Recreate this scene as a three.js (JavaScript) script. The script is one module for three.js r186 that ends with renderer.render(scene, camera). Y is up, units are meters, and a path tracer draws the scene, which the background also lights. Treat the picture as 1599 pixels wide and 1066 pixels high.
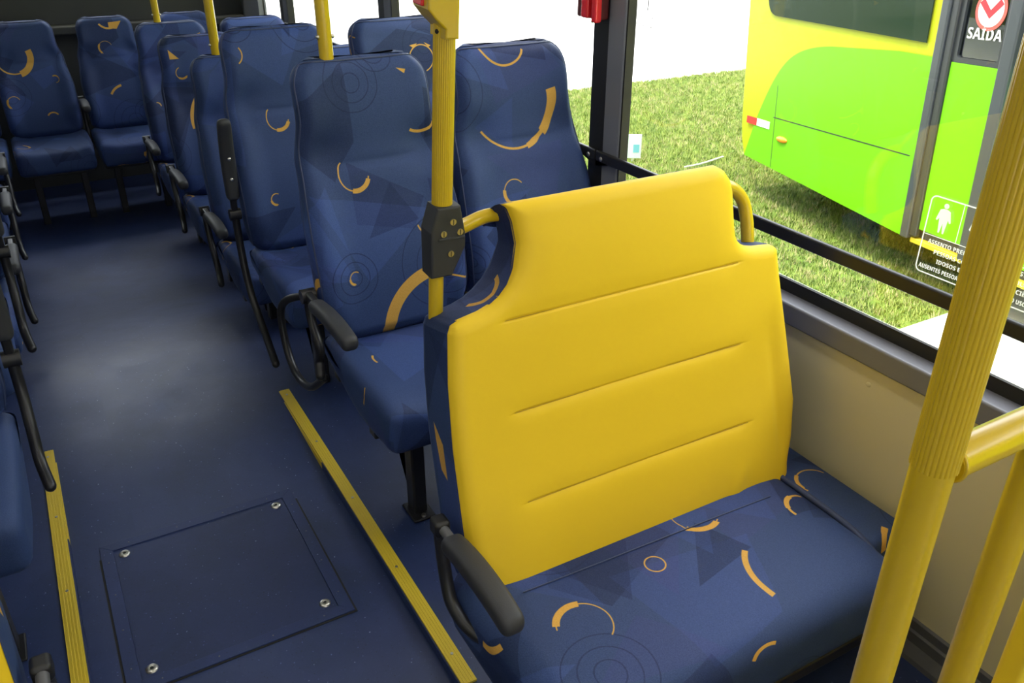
import * as THREE from 'three';
import { mergeGeometries } from 'three/addons/utils/BufferGeometryUtils.js';
import { RoundedBoxGeometry } from 'three/addons/geometries/RoundedBoxGeometry.js';
import { TextGeometry } from 'three/addons/geometries/TextGeometry.js';
import { FontLoader } from 'three/addons/loaders/FontLoader.js';
import { RectAreaLightUniformsLib } from 'three/addons/lights/RectAreaLightUniformsLib.js';

// ───────────────────────── camera, sky, sun, large lights, exposure
const scene = new THREE.Scene();
const camera = new THREE.PerspectiveCamera(43.97, 1599 / 1066, 0.02, 400);
camera.position.set(0, 1.45, 0);
camera.rotation.order = 'YXZ';
camera.rotation.set(-0.48741, -0.51877, 0.0025);
const renderer = new THREE.WebGLRenderer();
renderer.toneMapping = THREE.LinearToneMapping;
renderer.toneMappingExposure = 1.36;
renderer.shadowMap.enabled = true;
RectAreaLightUniformsLib.init();

let seed = 7;
const rnd = () => { seed = (seed * 1664525 + 1013904223) >>> 0; return seed / 4294967296; };
const reseed = (n) => { seed = (n * 2654435761) >>> 0; rnd(); rnd(); };
const rr = (a, b) => a + (b - a) * rnd();

{ // bright hazy overcast sky, a little brighter overhead
  const W = 256, H = 128, d = new Float32Array(W * H * 4);
  for (let j = 0; j < H; j++) for (let i = 0; i < W; i++) {
    const up = Math.sin(((j + 0.5) / H - 0.5) * Math.PI), a = (i + 0.5) / W * Math.PI * 2;
    const cloud = 1 + 0.06 * Math.sin(3 * a + 4 * up) * Math.cos(5 * a - 7 * up) + 0.04 * Math.sin(9 * a + 11 * up);
    const L = (up > 0 ? 0.62 + 0.55 * up : 0.62) * cloud, k = (j * W + i) * 4;
    d[k] = L * 0.97; d[k + 1] = L; d[k + 2] = L * 1.06; d[k + 3] = 1;
  }
  const t = new THREE.DataTexture(d, W, H, THREE.RGBAFormat, THREE.FloatType);
  t.mapping = THREE.EquirectangularReflectionMapping; t.magFilter = THREE.LinearFilter; t.needsUpdate = true;
  scene.background = t; scene.backgroundIntensity = 4.2;
}
const sun = new THREE.DirectionalLight(0xfff3df, 4.0);     // high, veiled sun from the left and behind the camera
sun.position.set(-2.5, 16, -6.5); sun.target.position.set(3, 0, -4);
sun.castShadow = true; sun.shadow.radius = 14; sun.shadow.mapSize.set(2048, 2048);
Object.assign(sun.shadow.camera, { left: -20, right: 20, top: 20, bottom: -20, near: 1, far: 60 });
sun.name = 'sun'; scene.add(sun, sun.target); sun.target.name = 'sun_target';

// ───────────────────────── helpers
const V = (x, y, z) => new THREE.Vector3(x, y, z);
const used = {};
function numbered(n) { used[n] = (used[n] ?? -1) + 1; return used[n] ? `${n}_${String(used[n]).padStart(3, '0')}` : n; }
function tag(o, label, category, group, kind) {
  if (label) o.userData.label = label;
  if (category) o.userData.category = category;
  if (group) o.userData.group = group;
  if (kind) o.userData.kind = kind;
  return o;
}
function thing(name, label, category, pos = [0, 0, 0], group) {
  const g = new THREE.Group(); g.name = numbered(name); g.position.set(...pos); scene.add(g);
  return tag(g, label, category, group);
}
function mesh(name, geo, mat, parent, label) {
  const m = new THREE.Mesh(geo, mat); m.name = parent ? name : numbered(name); m.castShadow = m.receiveShadow = true;
  (parent ?? scene).add(m); if (label) m.userData.label = label;
  return m;
}
function structure(name, label, pos = [0, 0, 0]) {
  const g = new THREE.Group(); g.name = name; g.position.set(...pos); scene.add(g); g.userData = { kind: 'structure', label };
  return g;
}
function lin(r, g, b) { return new THREE.Color().setRGB(r, g, b); }
function std(o) { return new THREE.MeshPhysicalMaterial(o); }
const box = (w, h, d, x = 0, y = 0, z = 0) => new THREE.BoxGeometry(w, h, d).translate(x, y, z);
const rbox = (w, h, d, r, x = 0, y = 0, z = 0) => new RoundedBoxGeometry(w, h, d, 3, r).translate(x, y, z);
const cyl = (r, h, n = 24) => new THREE.CylinderGeometry(r, r, h, n);
function tube(points, r, n = 40, m = 14, closed = false) {
  const c = new THREE.CatmullRomCurve3(points.map((p) => V(...p)), closed, 'centripetal');
  const g = new THREE.TubeGeometry(c, n, r, m, closed);
  if (closed) return g;
  const caps = [0, 1].map((t) => { const s = new THREE.SphereGeometry(r, m, 6); const p = c.getPoint(t); s.translate(p.x, p.y, p.z); return s; });
  return mergeGeometries([g, ...caps]);
}
function merge(list) { return mergeGeometries(list.map((g) => { g = g.index ? g.toNonIndexed() : g; for (const k of Object.keys(g.attributes)) if (!['position', 'normal', 'uv'].includes(k)) g.deleteAttribute(k); return g; })); }
// normals averaged over all vertices that share a place (no creases at uv seams)
function smooth(g) {
  const p = g.attributes.position, idx = g.index ? g.index.array : [...Array(p.count).keys()], acc = new Map(), key = (i) => Math.round(p.getX(i) * 2e5) + '_' + Math.round(p.getY(i) * 2e5) + '_' + Math.round(p.getZ(i) * 2e5);
  const keys = Array.from({ length: p.count }, (_, i) => key(i)), a = V(0, 0, 0), b = V(0, 0, 0), c = V(0, 0, 0);
  for (let t = 0; t < idx.length; t += 3) {
    a.fromBufferAttribute(p, idx[t]); b.fromBufferAttribute(p, idx[t + 1]); c.fromBufferAttribute(p, idx[t + 2]);
    const n = b.clone().sub(a).cross(c.clone().sub(a));
    for (let k = 0; k < 3; k++) { const q = keys[idx[t + k]]; if (!acc.has(q)) acc.set(q, V(0, 0, 0)); acc.get(q).add(n); }
  }
  const out = new Float32Array(p.count * 3);
  for (let i = 0; i < p.count; i++) { const n = (acc.get(keys[i]) ?? V(0, 1, 0)).clone().normalize(); out.set([n.x, n.y, n.z], i * 3); }
  g.setAttribute('normal', new THREE.BufferAttribute(out, 3));
  return g;
}
// skin over closed loops of equal length; each point is [x, y, z, u, v]; ends closed by fans
function skin(loops, capA = true, capB = true) {
  const n = loops[0].length, pos = [], uv = [], idx = [];
  for (const L of loops) { for (const q of [...L, L[0]]) { pos.push(q[0], q[1], q[2]); uv.push(q[3], q[4]); } const e = L[n - 1]; uv[uv.length - 2] = e[3] + (e[3] - L[n - 2][3]); }
  const w = n + 1;
  for (let j = 0; j < loops.length - 1; j++) for (let i = 0; i < n; i++) { const a = j * w + i, b = a + 1, c = a + w, d = c + 1; idx.push(a, b, d, a, d, c); }
  const cap = (L, flip) => {
    const base = pos.length / 3, m = [0, 0, 0, 0, 0]; for (const q of L) q.forEach((s, k) => { m[k] += s / n; });
    for (const q of [m, ...L]) { pos.push(q[0], q[1], q[2]); uv.push(q[0], q[4] + (q[2] - m[2])); }
    for (let i = 0; i < n; i++) { const a = base + 1 + i, b = base + 1 + ((i + 1) % n); flip ? idx.push(base, b, a) : idx.push(base, a, b); }
  };
  if (capA) cap(loops[0], true); if (capB) cap(loops[loops.length - 1], false);
  const g = new THREE.BufferGeometry();
  g.setAttribute('position', new THREE.Float32BufferAttribute(pos, 3)); g.setAttribute('uv', new THREE.Float32BufferAttribute(uv, 2)); g.setIndex(idx);
  return smooth(g);
}
// finely divided rounded box, then bent by f(x, y, z); uv in metres, running over the front edge
function softBox(w, h, d, r, step, f) {
  const g = new THREE.BoxGeometry(w, h, d, Math.ceil(w / step), Math.ceil(h / step), Math.ceil(d / step)), p = g.attributes.position, nn = g.attributes.normal, uv = g.attributes.uv;
  for (let i = 0; i < p.count; i++) {
    const o = V(p.getX(i), p.getY(i), p.getZ(i)), c = V(THREE.MathUtils.clamp(o.x, -w / 2 + r, w / 2 - r), THREE.MathUtils.clamp(o.y, -h / 2 + r, h / 2 - r), THREE.MathUtils.clamp(o.z, -d / 2 + r, d / 2 - r));
    const e = o.clone().sub(c), q = e.lengthSq() > 0 ? c.clone().add(e.normalize().multiplyScalar(r)) : o;
    const nx = nn.getX(i), nz = nn.getZ(i), ny = nn.getY(i), drop = h / 2 - o.y;
    if (ny > 0.5) uv.setXY(i, o.x, -o.z); else if (nz > 0.5) uv.setXY(i, o.x, -d / 2 - drop); else if (nz < -0.5) uv.setXY(i, o.x, d / 2 + drop); else if (Math.abs(nx) > 0.5) uv.setXY(i, Math.sign(nx) * (w / 2 + drop), -o.z); else uv.setXY(i, o.x, o.z);
    const s = f ? f(q) : q; p.setXYZ(i, s.x, s.y, s.z);
  }
  return smooth(g);
}
const gauss = (x, s) => Math.exp(-(x * x) / (2 * s * s));
const sstep = THREE.MathUtils.smoothstep;
function pw(pts, t) { // smooth interpolation through [t, value] pairs
  if (t <= pts[0][0]) return pts[0][1];
  for (let i = 1; i < pts.length; i++) if (t <= pts[i][0]) { const k = (t - pts[i - 1][0]) / (pts[i][0] - pts[i - 1][0]); return pts[i - 1][1] + (pts[i][1] - pts[i - 1][1]) * (k * k * (3 - 2 * k)); }
  return pts[pts.length - 1][1];
}
function extrude(pts, depth, bevel = 0, opts = {}) {
  const s = !Array.isArray(pts) ? pts : new THREE.Shape(pts.map((p) => new THREE.Vector2(...p)));
  return new THREE.ExtrudeGeometry(s, { depth, bevelEnabled: bevel > 0, bevelSize: bevel, bevelThickness: bevel, bevelOffset: -bevel, bevelSegments: 3, curveSegments: 20, ...opts });
}
function roundRect(x0, y0, x1, y1, r) {
  const s = new THREE.Shape();
  s.moveTo(x0 + r, y0); s.lineTo(x1 - r, y0); s.absarc(x1 - r, y0 + r, r, -Math.PI / 2, 0); s.lineTo(x1, y1 - r); s.absarc(x1 - r, y1 - r, r, 0, Math.PI / 2);
  s.lineTo(x0 + r, y1); s.absarc(x0 + r, y1 - r, r, Math.PI / 2, Math.PI); s.lineTo(x0, y0 + r); s.absarc(x0 + r, y0 + r, r, Math.PI, Math.PI * 1.5);
  return s;
}
function canvas(w, h) { const c = document.createElement('canvas'); c.width = w; c.height = h; return [c, c.getContext('2d')]; }
function texture(c, rep = 1, srgb = true) {
  const t = new THREE.CanvasTexture(c); t.wrapS = t.wrapT = THREE.RepeatWrapping; t.magFilter = THREE.LinearFilter; if (srgb) t.colorSpace = THREE.SRGBColorSpace;
  t.repeat.set(rep, rep); return t;
}

// ───────────────────────── textures and materials
// woven blue upholstery, 1 m x 1 m: tone-on-tone facets, faint rings and gold broken rings
const S = 1024;
const weave = (() => {
  const [c, x] = canvas(256, 256), im = x.createImageData(256, 256); reseed(3);
  for (let j = 0; j < 256; j++) for (let i = 0; i < 256; i++) { const v = 128 + 45 * Math.sin(i * Math.PI / 2) * Math.sin(j * Math.PI / 2) + rr(-40, 40), k = (j * 256 + i) * 4; im.data[k] = im.data[k + 1] = im.data[k + 2] = v; im.data[k + 3] = 255; }
  x.putImageData(im, 0, 0); return texture(c, 4, false);
})();
const GOLD = '#cf9f4a';
function ring(x, px, py, r, a0, a1, wide, style = GOLD) { // metres, angles in degrees counted anticlockwise from +x
  x.strokeStyle = style; x.lineWidth = wide * S; x.lineCap = 'butt'; x.beginPath(); x.arc(px * S, -py * S, r * S, -a1 * Math.PI / 180, -a0 * Math.PI / 180); x.stroke();
}
function brokenRing(x, px, py, r, a, k = 1) { // thin ring with one thick stretch
  ring(x, px, py, r, a - 150, a + 70, 0.0035 * k);
  ring(x, px, py, r, a - 25, a + 60, 0.0035 * k + r * 0.22);
}
function fabric(id, marks, loose = 7, base = '#33456f') {
  reseed(id * 31 + 5);
  const [c, x] = canvas(S, S);
  x.fillStyle = base; x.fillRect(0, 0, S, S);
  const wrap = (f) => { for (const dx of [-1, 0, 1]) for (const dy of [-1, 0, 1]) { x.save(); x.translate((0.5 + dx) * S, (0.5 + dy) * S); f(); x.restore(); } };
  const tones = ['rgba(20,30,62,0.42)', 'rgba(22,34,72,0.36)', 'rgba(72,98,168,0.28)', 'rgba(60,84,150,0.30)', 'rgba(16,24,52,0.34)', 'rgba(64,66,120,0.25)'];
  for (let i = 0; i < 26; i++) {
    const px = rr(-0.5, 0.5), py = rr(-0.5, 0.5), n = rnd() < 0.7 ? 3 : 4, a0 = rr(0, 6.28), R = rr(0.08, 0.24), pts = [];
    for (let k = 0; k < n; k++) { const a = a0 + (k / n) * 6.283 + rr(-0.5, 0.5), q = R * rr(0.6, 1.2); pts.push([(px + Math.cos(a) * q) * S, (py + Math.sin(a) * q) * S]); }
    const tone = tones[Math.floor(rnd() * tones.length)];
    wrap(() => { x.fillStyle = tone; x.beginPath(); pts.forEach((p, k) => (k ? x.lineTo(...p) : x.moveTo(...p))); x.closePath(); x.fill(); });
  }
  for (let i = 0; i < 7; i++) { const px = rr(-0.5, 0.5), py = rr(-0.5, 0.5), R = rr(0.05, 0.13); wrap(() => { for (let k = 1; k < 4; k++) ring(x, px, py, R * k / 3, 0, 360, 0.0025, 'rgba(22,32,66,0.5)'); }); }
  wrap(() => { for (const m of marks) m(x); });
  const spots = [];
  for (let i = 0; i < loose; i++) spots.push([rr(-0.5, 0.5), rr(-0.5, 0.5), rr(0.014, 0.05), rr(0, 360)]);
  wrap(() => { for (const s of spots) brokenRing(x, ...s); });
  const im = x.getImageData(0, 0, S, S), d = im.data;
  for (let i = 0; i < d.length; i += 4) { const n = rr(-7, 7) + ((i >> 2) % 3 === 0 ? -3 : 1); d[i] += n; d[i + 1] += n; d[i + 2] += n * 1.3; }
  x.putImageData(im, 0, 0);
  const t = texture(c); t.offset.set(0.5, 0.5);
  return std({ map: t, bumpMap: weave, bumpScale: 0.0004, roughness: 0.62, specularIntensity: 0.5, sheen: 0.2, sheenRoughness: 0.5, sheenColor: lin(0.3, 0.4, 0.6) });
}
const B = (px, py, r, a, k) => (x) => brokenRing(x, px, py, r, a, k), A = (px, py, r, a0, a1, w) => (x) => ring(x, px, py, r, a0, a1, w);
const wedge = (pts) => (x) => { x.fillStyle = GOLD; x.beginPath(); pts.forEach((p, i) => (i ? x.lineTo(p[0] * S, -p[1] * S) : x.moveTo(p[0] * S, -p[1] * S))); x.closePath(); x.fill(); };
const F = {
  row1Aisle: fabric(1, [B(-0.07, 0.42, 0.038, -80), A(0.13, 0.555, 0.055, 240, 320, 0.008), B(-0.115, 0.175, 0.016, 200, 0.8), A(0.12, 0.0, 0.155, 95, 185, 0.034), A(0.12, 0, 0.14, 25, 95, 0.005), A(0.125, 0.29, 0.05, 195, 250, 0.004), wedge([[0.085, 0.66], [0.11, 0.655], [0.105, 0.645]]), A(-0.2, 0.1, 0.075, 95, 200, 0.022)], 0),
  row1Window: fabric(2, [A(-0.02, 0.545, 0.125, -45, 12, 0.03), A(-0.02, 0.545, 0.12, 215, 300, 0.006), A(-0.02, 0.545, 0.122, 285, 320, 0.014), B(-0.05, 0.315, 0.033, 190, 0.8), A(-0.03, 0.71, 0.07, 200, 330, 0.006)], 0),
  row2Aisle: fabric(3, [B(-0.045, 0.42, 0.035, -80), B(-0.1, 0.177, 0.018, 210), A(-0.15, 0.62, 0.03, -60, 40, 0.004), A(0.1, 0.1, 0.09, 100, 180, 0.015)], 0),
  row2Window: fabric(4, [A(0.06, 0.56, 0.045, -70, 160, 0.004), wedge([[0.02, 0.605], [0.05, 0.61], [0.035, 0.595]]), wedge([[0.075, 0.612], [0.1, 0.6], [0.09, 0.595]]), B(-0.05, 0.2, 0.04, 120)], 1),
  rearA: fabric(5, [A(-0.085, 0.425, 0.09, -75, 20, 0.032), A(-0.085, 0.425, 0.085, 200, 290, 0.007), B(0.1, 0.30, 0.018, 60), B(-0.13, 0.2, 0.032, 170), A(0.045, 0.1, 0.03, 30, 150, 0.008)], 0),
  rearB: fabric(6, [A(0.02, 0.6, 0.06, 215, 320, 0.01), wedge([[0.02, 0.57], [0.09, 0.575], [0.06, 0.535], [0.02, 0.54]]), B(-0.02, 0.44, 0.035, 170, 0.7), A(0.03, 0.15, 0.09, 100, 150, 0.012)], 0),
  bench: fabric(7, [B(-0.245, -0.04, 0.05, 95, 0.7), A(-0.045, 0.02, 0.02, 0, 360, 0.003), B(0.115, 0.1, 0.05, 240, 0.7), A(0.2, -0.12, 0.11, 130, 195, 0.012), A(0.34, 0.0, 0.045, 60, 190, 0.006), A(0.34, 0, 0.045, 100, 160, 0.011), A(-0.39, 0.06, 0.05, 180, 260, 0.014), A(0.02, -0.27, 0.04, 60, 150, 0.009)], 0),
  ledge: fabric(13, [A(0.0, 0.02, 0.042, 20, 200, 0.0035), A(0.0, 0.02, 0.042, 120, 185, 0.009), A(0.03, -0.2, 0.05, 120, 200, 0.014)], 0),
  shell: fabric(14, [wedge([[-0.055, -0.02], [-0.02, 0.014], [0.05, 0.014], [0.035, -0.008]]), A(-0.34, -0.01, 0.04, 20, 160, 0.011), B(0.2, 0, 0.02, 90)], 0),
  cushionA: fabric(8, [wedge([[0.07, 0.2], [0.1, 0.22], [0.085, 0.19], [0.105, 0.165], [0.075, 0.165]]), A(-0.09, 0.02, 0.05, 150, 200, 0.006), A(0.14, -0.1, 0.06, 160, 230, 0.007), A(-0.24, -0.05, 0.04, 230, 300, 0.005)], 1),
  cushionB: fabric(9, [], 6),
  row3: fabric(10, [A(0.0, 0.26, 0.13, 120, 185, 0.026), A(-0.02, 0.63, 0.05, 60, 120, 0.012), A(0.02, 0.47, 0.13, 200, 285, 0.007), B(-0.04, 0.28, 0.03, 190)], 1),
  row4: fabric(11, [A(0.05, 0.33, 0.14, 130, 190, 0.032), wedge([[-0.14, 0.64], [-0.1, 0.6], [-0.14, 0.6]]), B(-0.1, 0.54, 0.025, 260)], 1),
  row5: fabric(12, [wedge([[0.1, 0.62], [0.14, 0.635], [0.14, 0.61]]), A(-0.15, 0.3, 0.02, 0, 90, 0.005)], 2),
};
const fabricMoved = (m, u, v) => { const k = m.clone(); k.map = m.map.clone(); k.map.offset.set(0.5 + u, 0.5 + v); return k; };

const grain = (() => { const [c, x] = canvas(256, 256), im = x.createImageData(256, 256); reseed(9); for (let i = 0; i < 65536; i++) { const v = rr(60, 200); im.data.set([v, v, v, 255], i * 4); } x.putImageData(im, 0, 0); return texture(c, 6, false); })();
const M = {
  yellowVinyl: std({ color: lin(0.84, 0.56, 0.022), roughness: 0.46, bumpMap: grain, bumpScale: 0.00012, specularIntensity: 0.5 }),
  stitch: std({ color: lin(0.42, 0.27, 0.015), roughness: 0.8 }),
  piping: std({ color: lin(0.03, 0.045, 0.11), roughness: 0.5 }),
  pipingBlue: std({ color: lin(0.035, 0.052, 0.13), roughness: 0.55, bumpMap: weave, bumpScale: 0.0003 }),
  black: std({ color: lin(0.014, 0.014, 0.015), roughness: 0.42 }),
  padBlack: std({ color: lin(0.028, 0.029, 0.033), roughness: 0.55, bumpMap: grain, bumpScale: 0.0002 }),
  steelDark: std({ color: lin(0.02, 0.02, 0.022), roughness: 0.35, metalness: 0.2 }),
  steelGrey: std({ color: lin(0.16, 0.16, 0.17), roughness: 0.4, metalness: 0.4 }),
  chrome: std({ color: lin(0.62, 0.6, 0.55), roughness: 0.3, metalness: 1 }),
  poleYellow: std({ color: lin(0.62, 0.42, 0.01), roughness: 0.3, clearcoat: 0.5, clearcoatRoughness: 0.15 }),
  stripYellow: std({ color: lin(0.72, 0.53, 0.03), roughness: 0.45, bumpMap: grain, bumpScale: 0.0003 }),
  panelYellow: std({ color: lin(0.86, 0.62, 0.03), roughness: 0.4 }),
  cream: std({ color: lin(0.60, 0.54, 0.34), roughness: 0.55, bumpMap: grain, bumpScale: 0.0002 }),
  ceiling: std({ color: lin(0.5, 0.5, 0.49), roughness: 0.6 }),
  wallDark: std({ color: lin(0.045, 0.047, 0.045), roughness: 0.6 }),
  sillGrey: std({ color: lin(0.15, 0.15, 0.17), roughness: 0.35 }),
  pillarGrey: std({ color: lin(0.17, 0.175, 0.2), roughness: 0.4 }),
  baseGrey: std({ color: lin(0.09, 0.09, 0.092), roughness: 0.5 }),
  rubber: std({ color: lin(0.008, 0.008, 0.008), roughness: 0.6 }),
  glass: std({ color: lin(0.97, 0.985, 0.98), roughness: 0.0, transmission: 1, thickness: 0, ior: 1.5 }),
  red: std({ color: lin(0.75, 0.02, 0.03), roughness: 0.25, clearcoat: 0.6 }),
  redDark: std({ color: lin(0.09, 0.008, 0.008), roughness: 0.4 }),
  white: std({ color: lin(0.85, 0.85, 0.85), roughness: 0.5 }),
  stickerWhite: std({ color: lin(0.95, 0.95, 0.95), roughness: 1, transmission: 0.6, thickness: 0 }),
  lamp: std({ color: lin(0.9, 0.9, 0.9), roughness: 0.5, emissive: lin(1, 0.98, 0.94), emissiveIntensity: 2 }),
};
// blue safety vinyl: mottled navy with light flecks, 2 m tile
const floorMats = (() => {
  const n = 2048, [c, x] = canvas(n, n), [b, y] = canvas(n, n); reseed(21);
  x.fillStyle = '#26345f'; x.fillRect(0, 0, n, n); y.fillStyle = '#808080'; y.fillRect(0, 0, n, n);
  for (let i = 0; i < 1500; i++) { const r = rr(20, 110); x.fillStyle = rnd() < 0.5 ? 'rgba(20,28,56,0.07)' : 'rgba(58,72,114,0.06)'; x.beginPath(); x.ellipse(rr(0, n), rr(0, n), r, r * rr(0.4, 1), rr(0, 3), 0, 7); x.fill(); }
  for (let i = 0; i < 26000; i++) { x.fillStyle = ['rgba(52,68,120,0.5)', 'rgba(16,22,48,0.5)', 'rgba(70,86,135,0.35)'][i % 3]; const s = rr(1, 3); x.fillRect(rr(0, n), rr(0, n), s, s); }
  for (let i = 0; i < 1500; i++) { x.fillStyle = rnd() < 0.6 ? 'rgba(120,140,200,0.8)' : 'rgba(190,200,225,0.9)'; x.beginPath(); x.ellipse(rr(0, n), rr(0, n), rr(0.6, 2.0), rr(0.6, 1.3), rr(0, 3), 0, 7); x.fill(); }
  for (let i = 0; i < 60000; i++) { const v = Math.floor(rr(90, 170)); y.fillStyle = `rgb(${v},${v},${v})`; const s = rr(1, 4); y.fillRect(rr(0, n), rr(0, n), s, s); }
  const t = texture(c, 0.5), bt = texture(b, 0.5, false);
  const wear = (() => { const [q, z] = canvas(512, 512); z.fillStyle = '#8a8a8a'; z.fillRect(0, 0, 512, 512); reseed(23); for (let i = 0; i < 900; i++) { const r = rr(6, 40), v = Math.floor(rr(95, 180)); z.fillStyle = `rgba(${v},${v},${v},0.12)`; z.beginPath(); z.ellipse(rr(0, 512), rr(0, 512), r, r * rr(0.2, 0.8), rr(0, 3), 0, 7); z.fill(); } return texture(q, 0.5, false); })();
  const vinyl = std({ map: t, bumpMap: bt, bumpScale: 0.0005, roughness: 0.8, roughnessMap: wear, specularIntensity: 1, ior: 1.6 });
  const plain = std({ map: t, color: lin(0.62, 0.66, 0.72), bumpMap: bt, bumpScale: 0.0004, roughness: 0.5 });
  const lid = plain.clone(); lid.color = lin(0.72, 0.76, 0.82);
  plain.color = lin(0.85, 0.9, 0.98);
  return { vinyl, plain, lid };
})();
function metricUV(g, f) { const p = g.attributes.position, a = new Float32Array(p.count * 2); for (let i = 0; i < p.count; i++) { const [u, v] = f(p.getX(i), p.getY(i), p.getZ(i)); a[i * 2] = u; a[i * 2 + 1] = v; } g.setAttribute('uv', new THREE.BufferAttribute(a, 2)); return g; }

// ───────────────────────── place constants (metres; y = 0 is the seat platform beside the aisle)
const GROUND = -0.95, XR = 1.40, XL = 0.356 - XR, MID = 0.178, ZR = -6.05, ZF = 5.2, TOP = 1.98, WIN0 = 0.67, WIN1 = 1.62;
const floorY = (z) => (z > -2.44 ? 0 : z > -4.25 ? -0.19 * sstep(-z, 2.75, 4.25) : -0.19 - 0.02 * (-4.25 - z));

// ───────────────────────── the vehicle's floor
{
  const fl = structure('floor', 'navy blue flecked vinyl floor of the bus');
  // a strip of floor given as [z, y] polyline between two x, with real thickness
  const slab = (x0, x1, line, thick = 0.06) => {
    const up = line.map(([z, y]) => [-z, y]), shape = [...up, ...up.slice().reverse().map(([a, y]) => [a, y - thick])];
    const g = extrude(shape, x1 - x0).rotateY(Math.PI / 2).translate(x0, 0, 0); // shape x (= -z) turns to -z
    const at = (z) => { for (let i = 1; i < line.length; i++) if (z >= line[i][0]) { const [za, ya] = line[i - 1], [zb, yb] = line[i]; return ya + (yb - ya) * (z - za) / (zb - za); } return line[line.length - 1][1]; };
    const p = g.attributes.position, nm = g.attributes.normal; // even shading over the gentle slopes
    for (let i = 0; i < p.count; i++) if (nm.getY(i) > 0.7) { const z = p.getZ(i), d = (at(Math.min(line[0][0], z + 0.1)) - at(Math.max(line[line.length - 1][0], z - 0.1))) / 0.2, v = V(0, 1, -d).normalize(); nm.setXYZ(i, v.x, v.y, v.z); }
    return metricUV(g, (x, y, z) => [x, z + y]);
  };
  const rear = []; for (let z = -2.44; z > ZR; z -= 0.12) rear.push([z, floorY(z)]); rear.push([ZR, floorY(ZR)]);
  mesh('rear_floor', slab(XL, XR, rear), floorMats.vinyl, fl);
  mesh('aisle_floor', slab(-0.165, 0.52, [[ZF, -0.03], ...Array.from({ length: 11 }, (_, i) => [-1.84 - 0.06 * i, -0.03 * sstep(1 - i / 10, 0, 1)])]), floorMats.vinyl, fl);
  mesh('seat_platform', slab(0.52, XR, [[ZF, 0], [-2.44, 0]], 0.09), floorMats.vinyl, fl);
  mesh('seat_platform', slab(XL, -0.165, [[ZF, 0], [-2.44, 0]], 0.09), floorMats.vinyl, fl);
}
// yellow nosing strips on the platform edges
function nosing(name, label, x, dir, z0, z1) {
  const s = structure(name, label), len = z1 - z0, w = 0.033;
  const prof = new THREE.Shape([[0, 0.005], [dir * w, 0.005], [dir * w, 0], [dir * 0.004, 0], [dir * 0.004, -0.03], [0, -0.03]].map((p) => new THREE.Vector2(...p)));
  const g = new THREE.ExtrudeGeometry(prof, { depth: len, bevelEnabled: false }).translate(x - dir * 0.003, 0.0005, z0);
  mesh('tread', merge([box(w, 0.005, len, x + dir * w / 2, 0.0028, (z0 + z1) / 2), ...[0.2, 0.4, 0.6, 0.8].map((k) => box(0.003, 0.0014, len, x + dir * w * k, 0.0056, (z0 + z1) / 2))]), M.stripYellow, s);
  mesh('edge_lip', box(0.003, 0.022, 0.42, x - dir * 0.0015, -0.012, z0 + 0.23), M.stripYellow, s);
  mesh('riser', box(0.004, 0.026, len - 0.44, x - dir * 0.001, -0.0135, z0 + 0.44 + (len - 0.44) / 2), floorMats.plain, s);
  for (let z = z0 + 0.035; z < z1; z += 0.305) mesh('screw', new THREE.CylinderGeometry(0.0032, 0.0038, 0.0016, 10).translate(x + dir * w * 0.5, 0.0068, z), M.chrome, s);
}
nosing('trim_1', 'yellow nosing strip along the floor edge beside the yellow-backed seat', 0.513, 1, -2.44, -1.1);
nosing('trim_2', 'yellow nosing strip along the floor edge at the left of the aisle', -0.156, -1, -2.44, -0.6);

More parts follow.
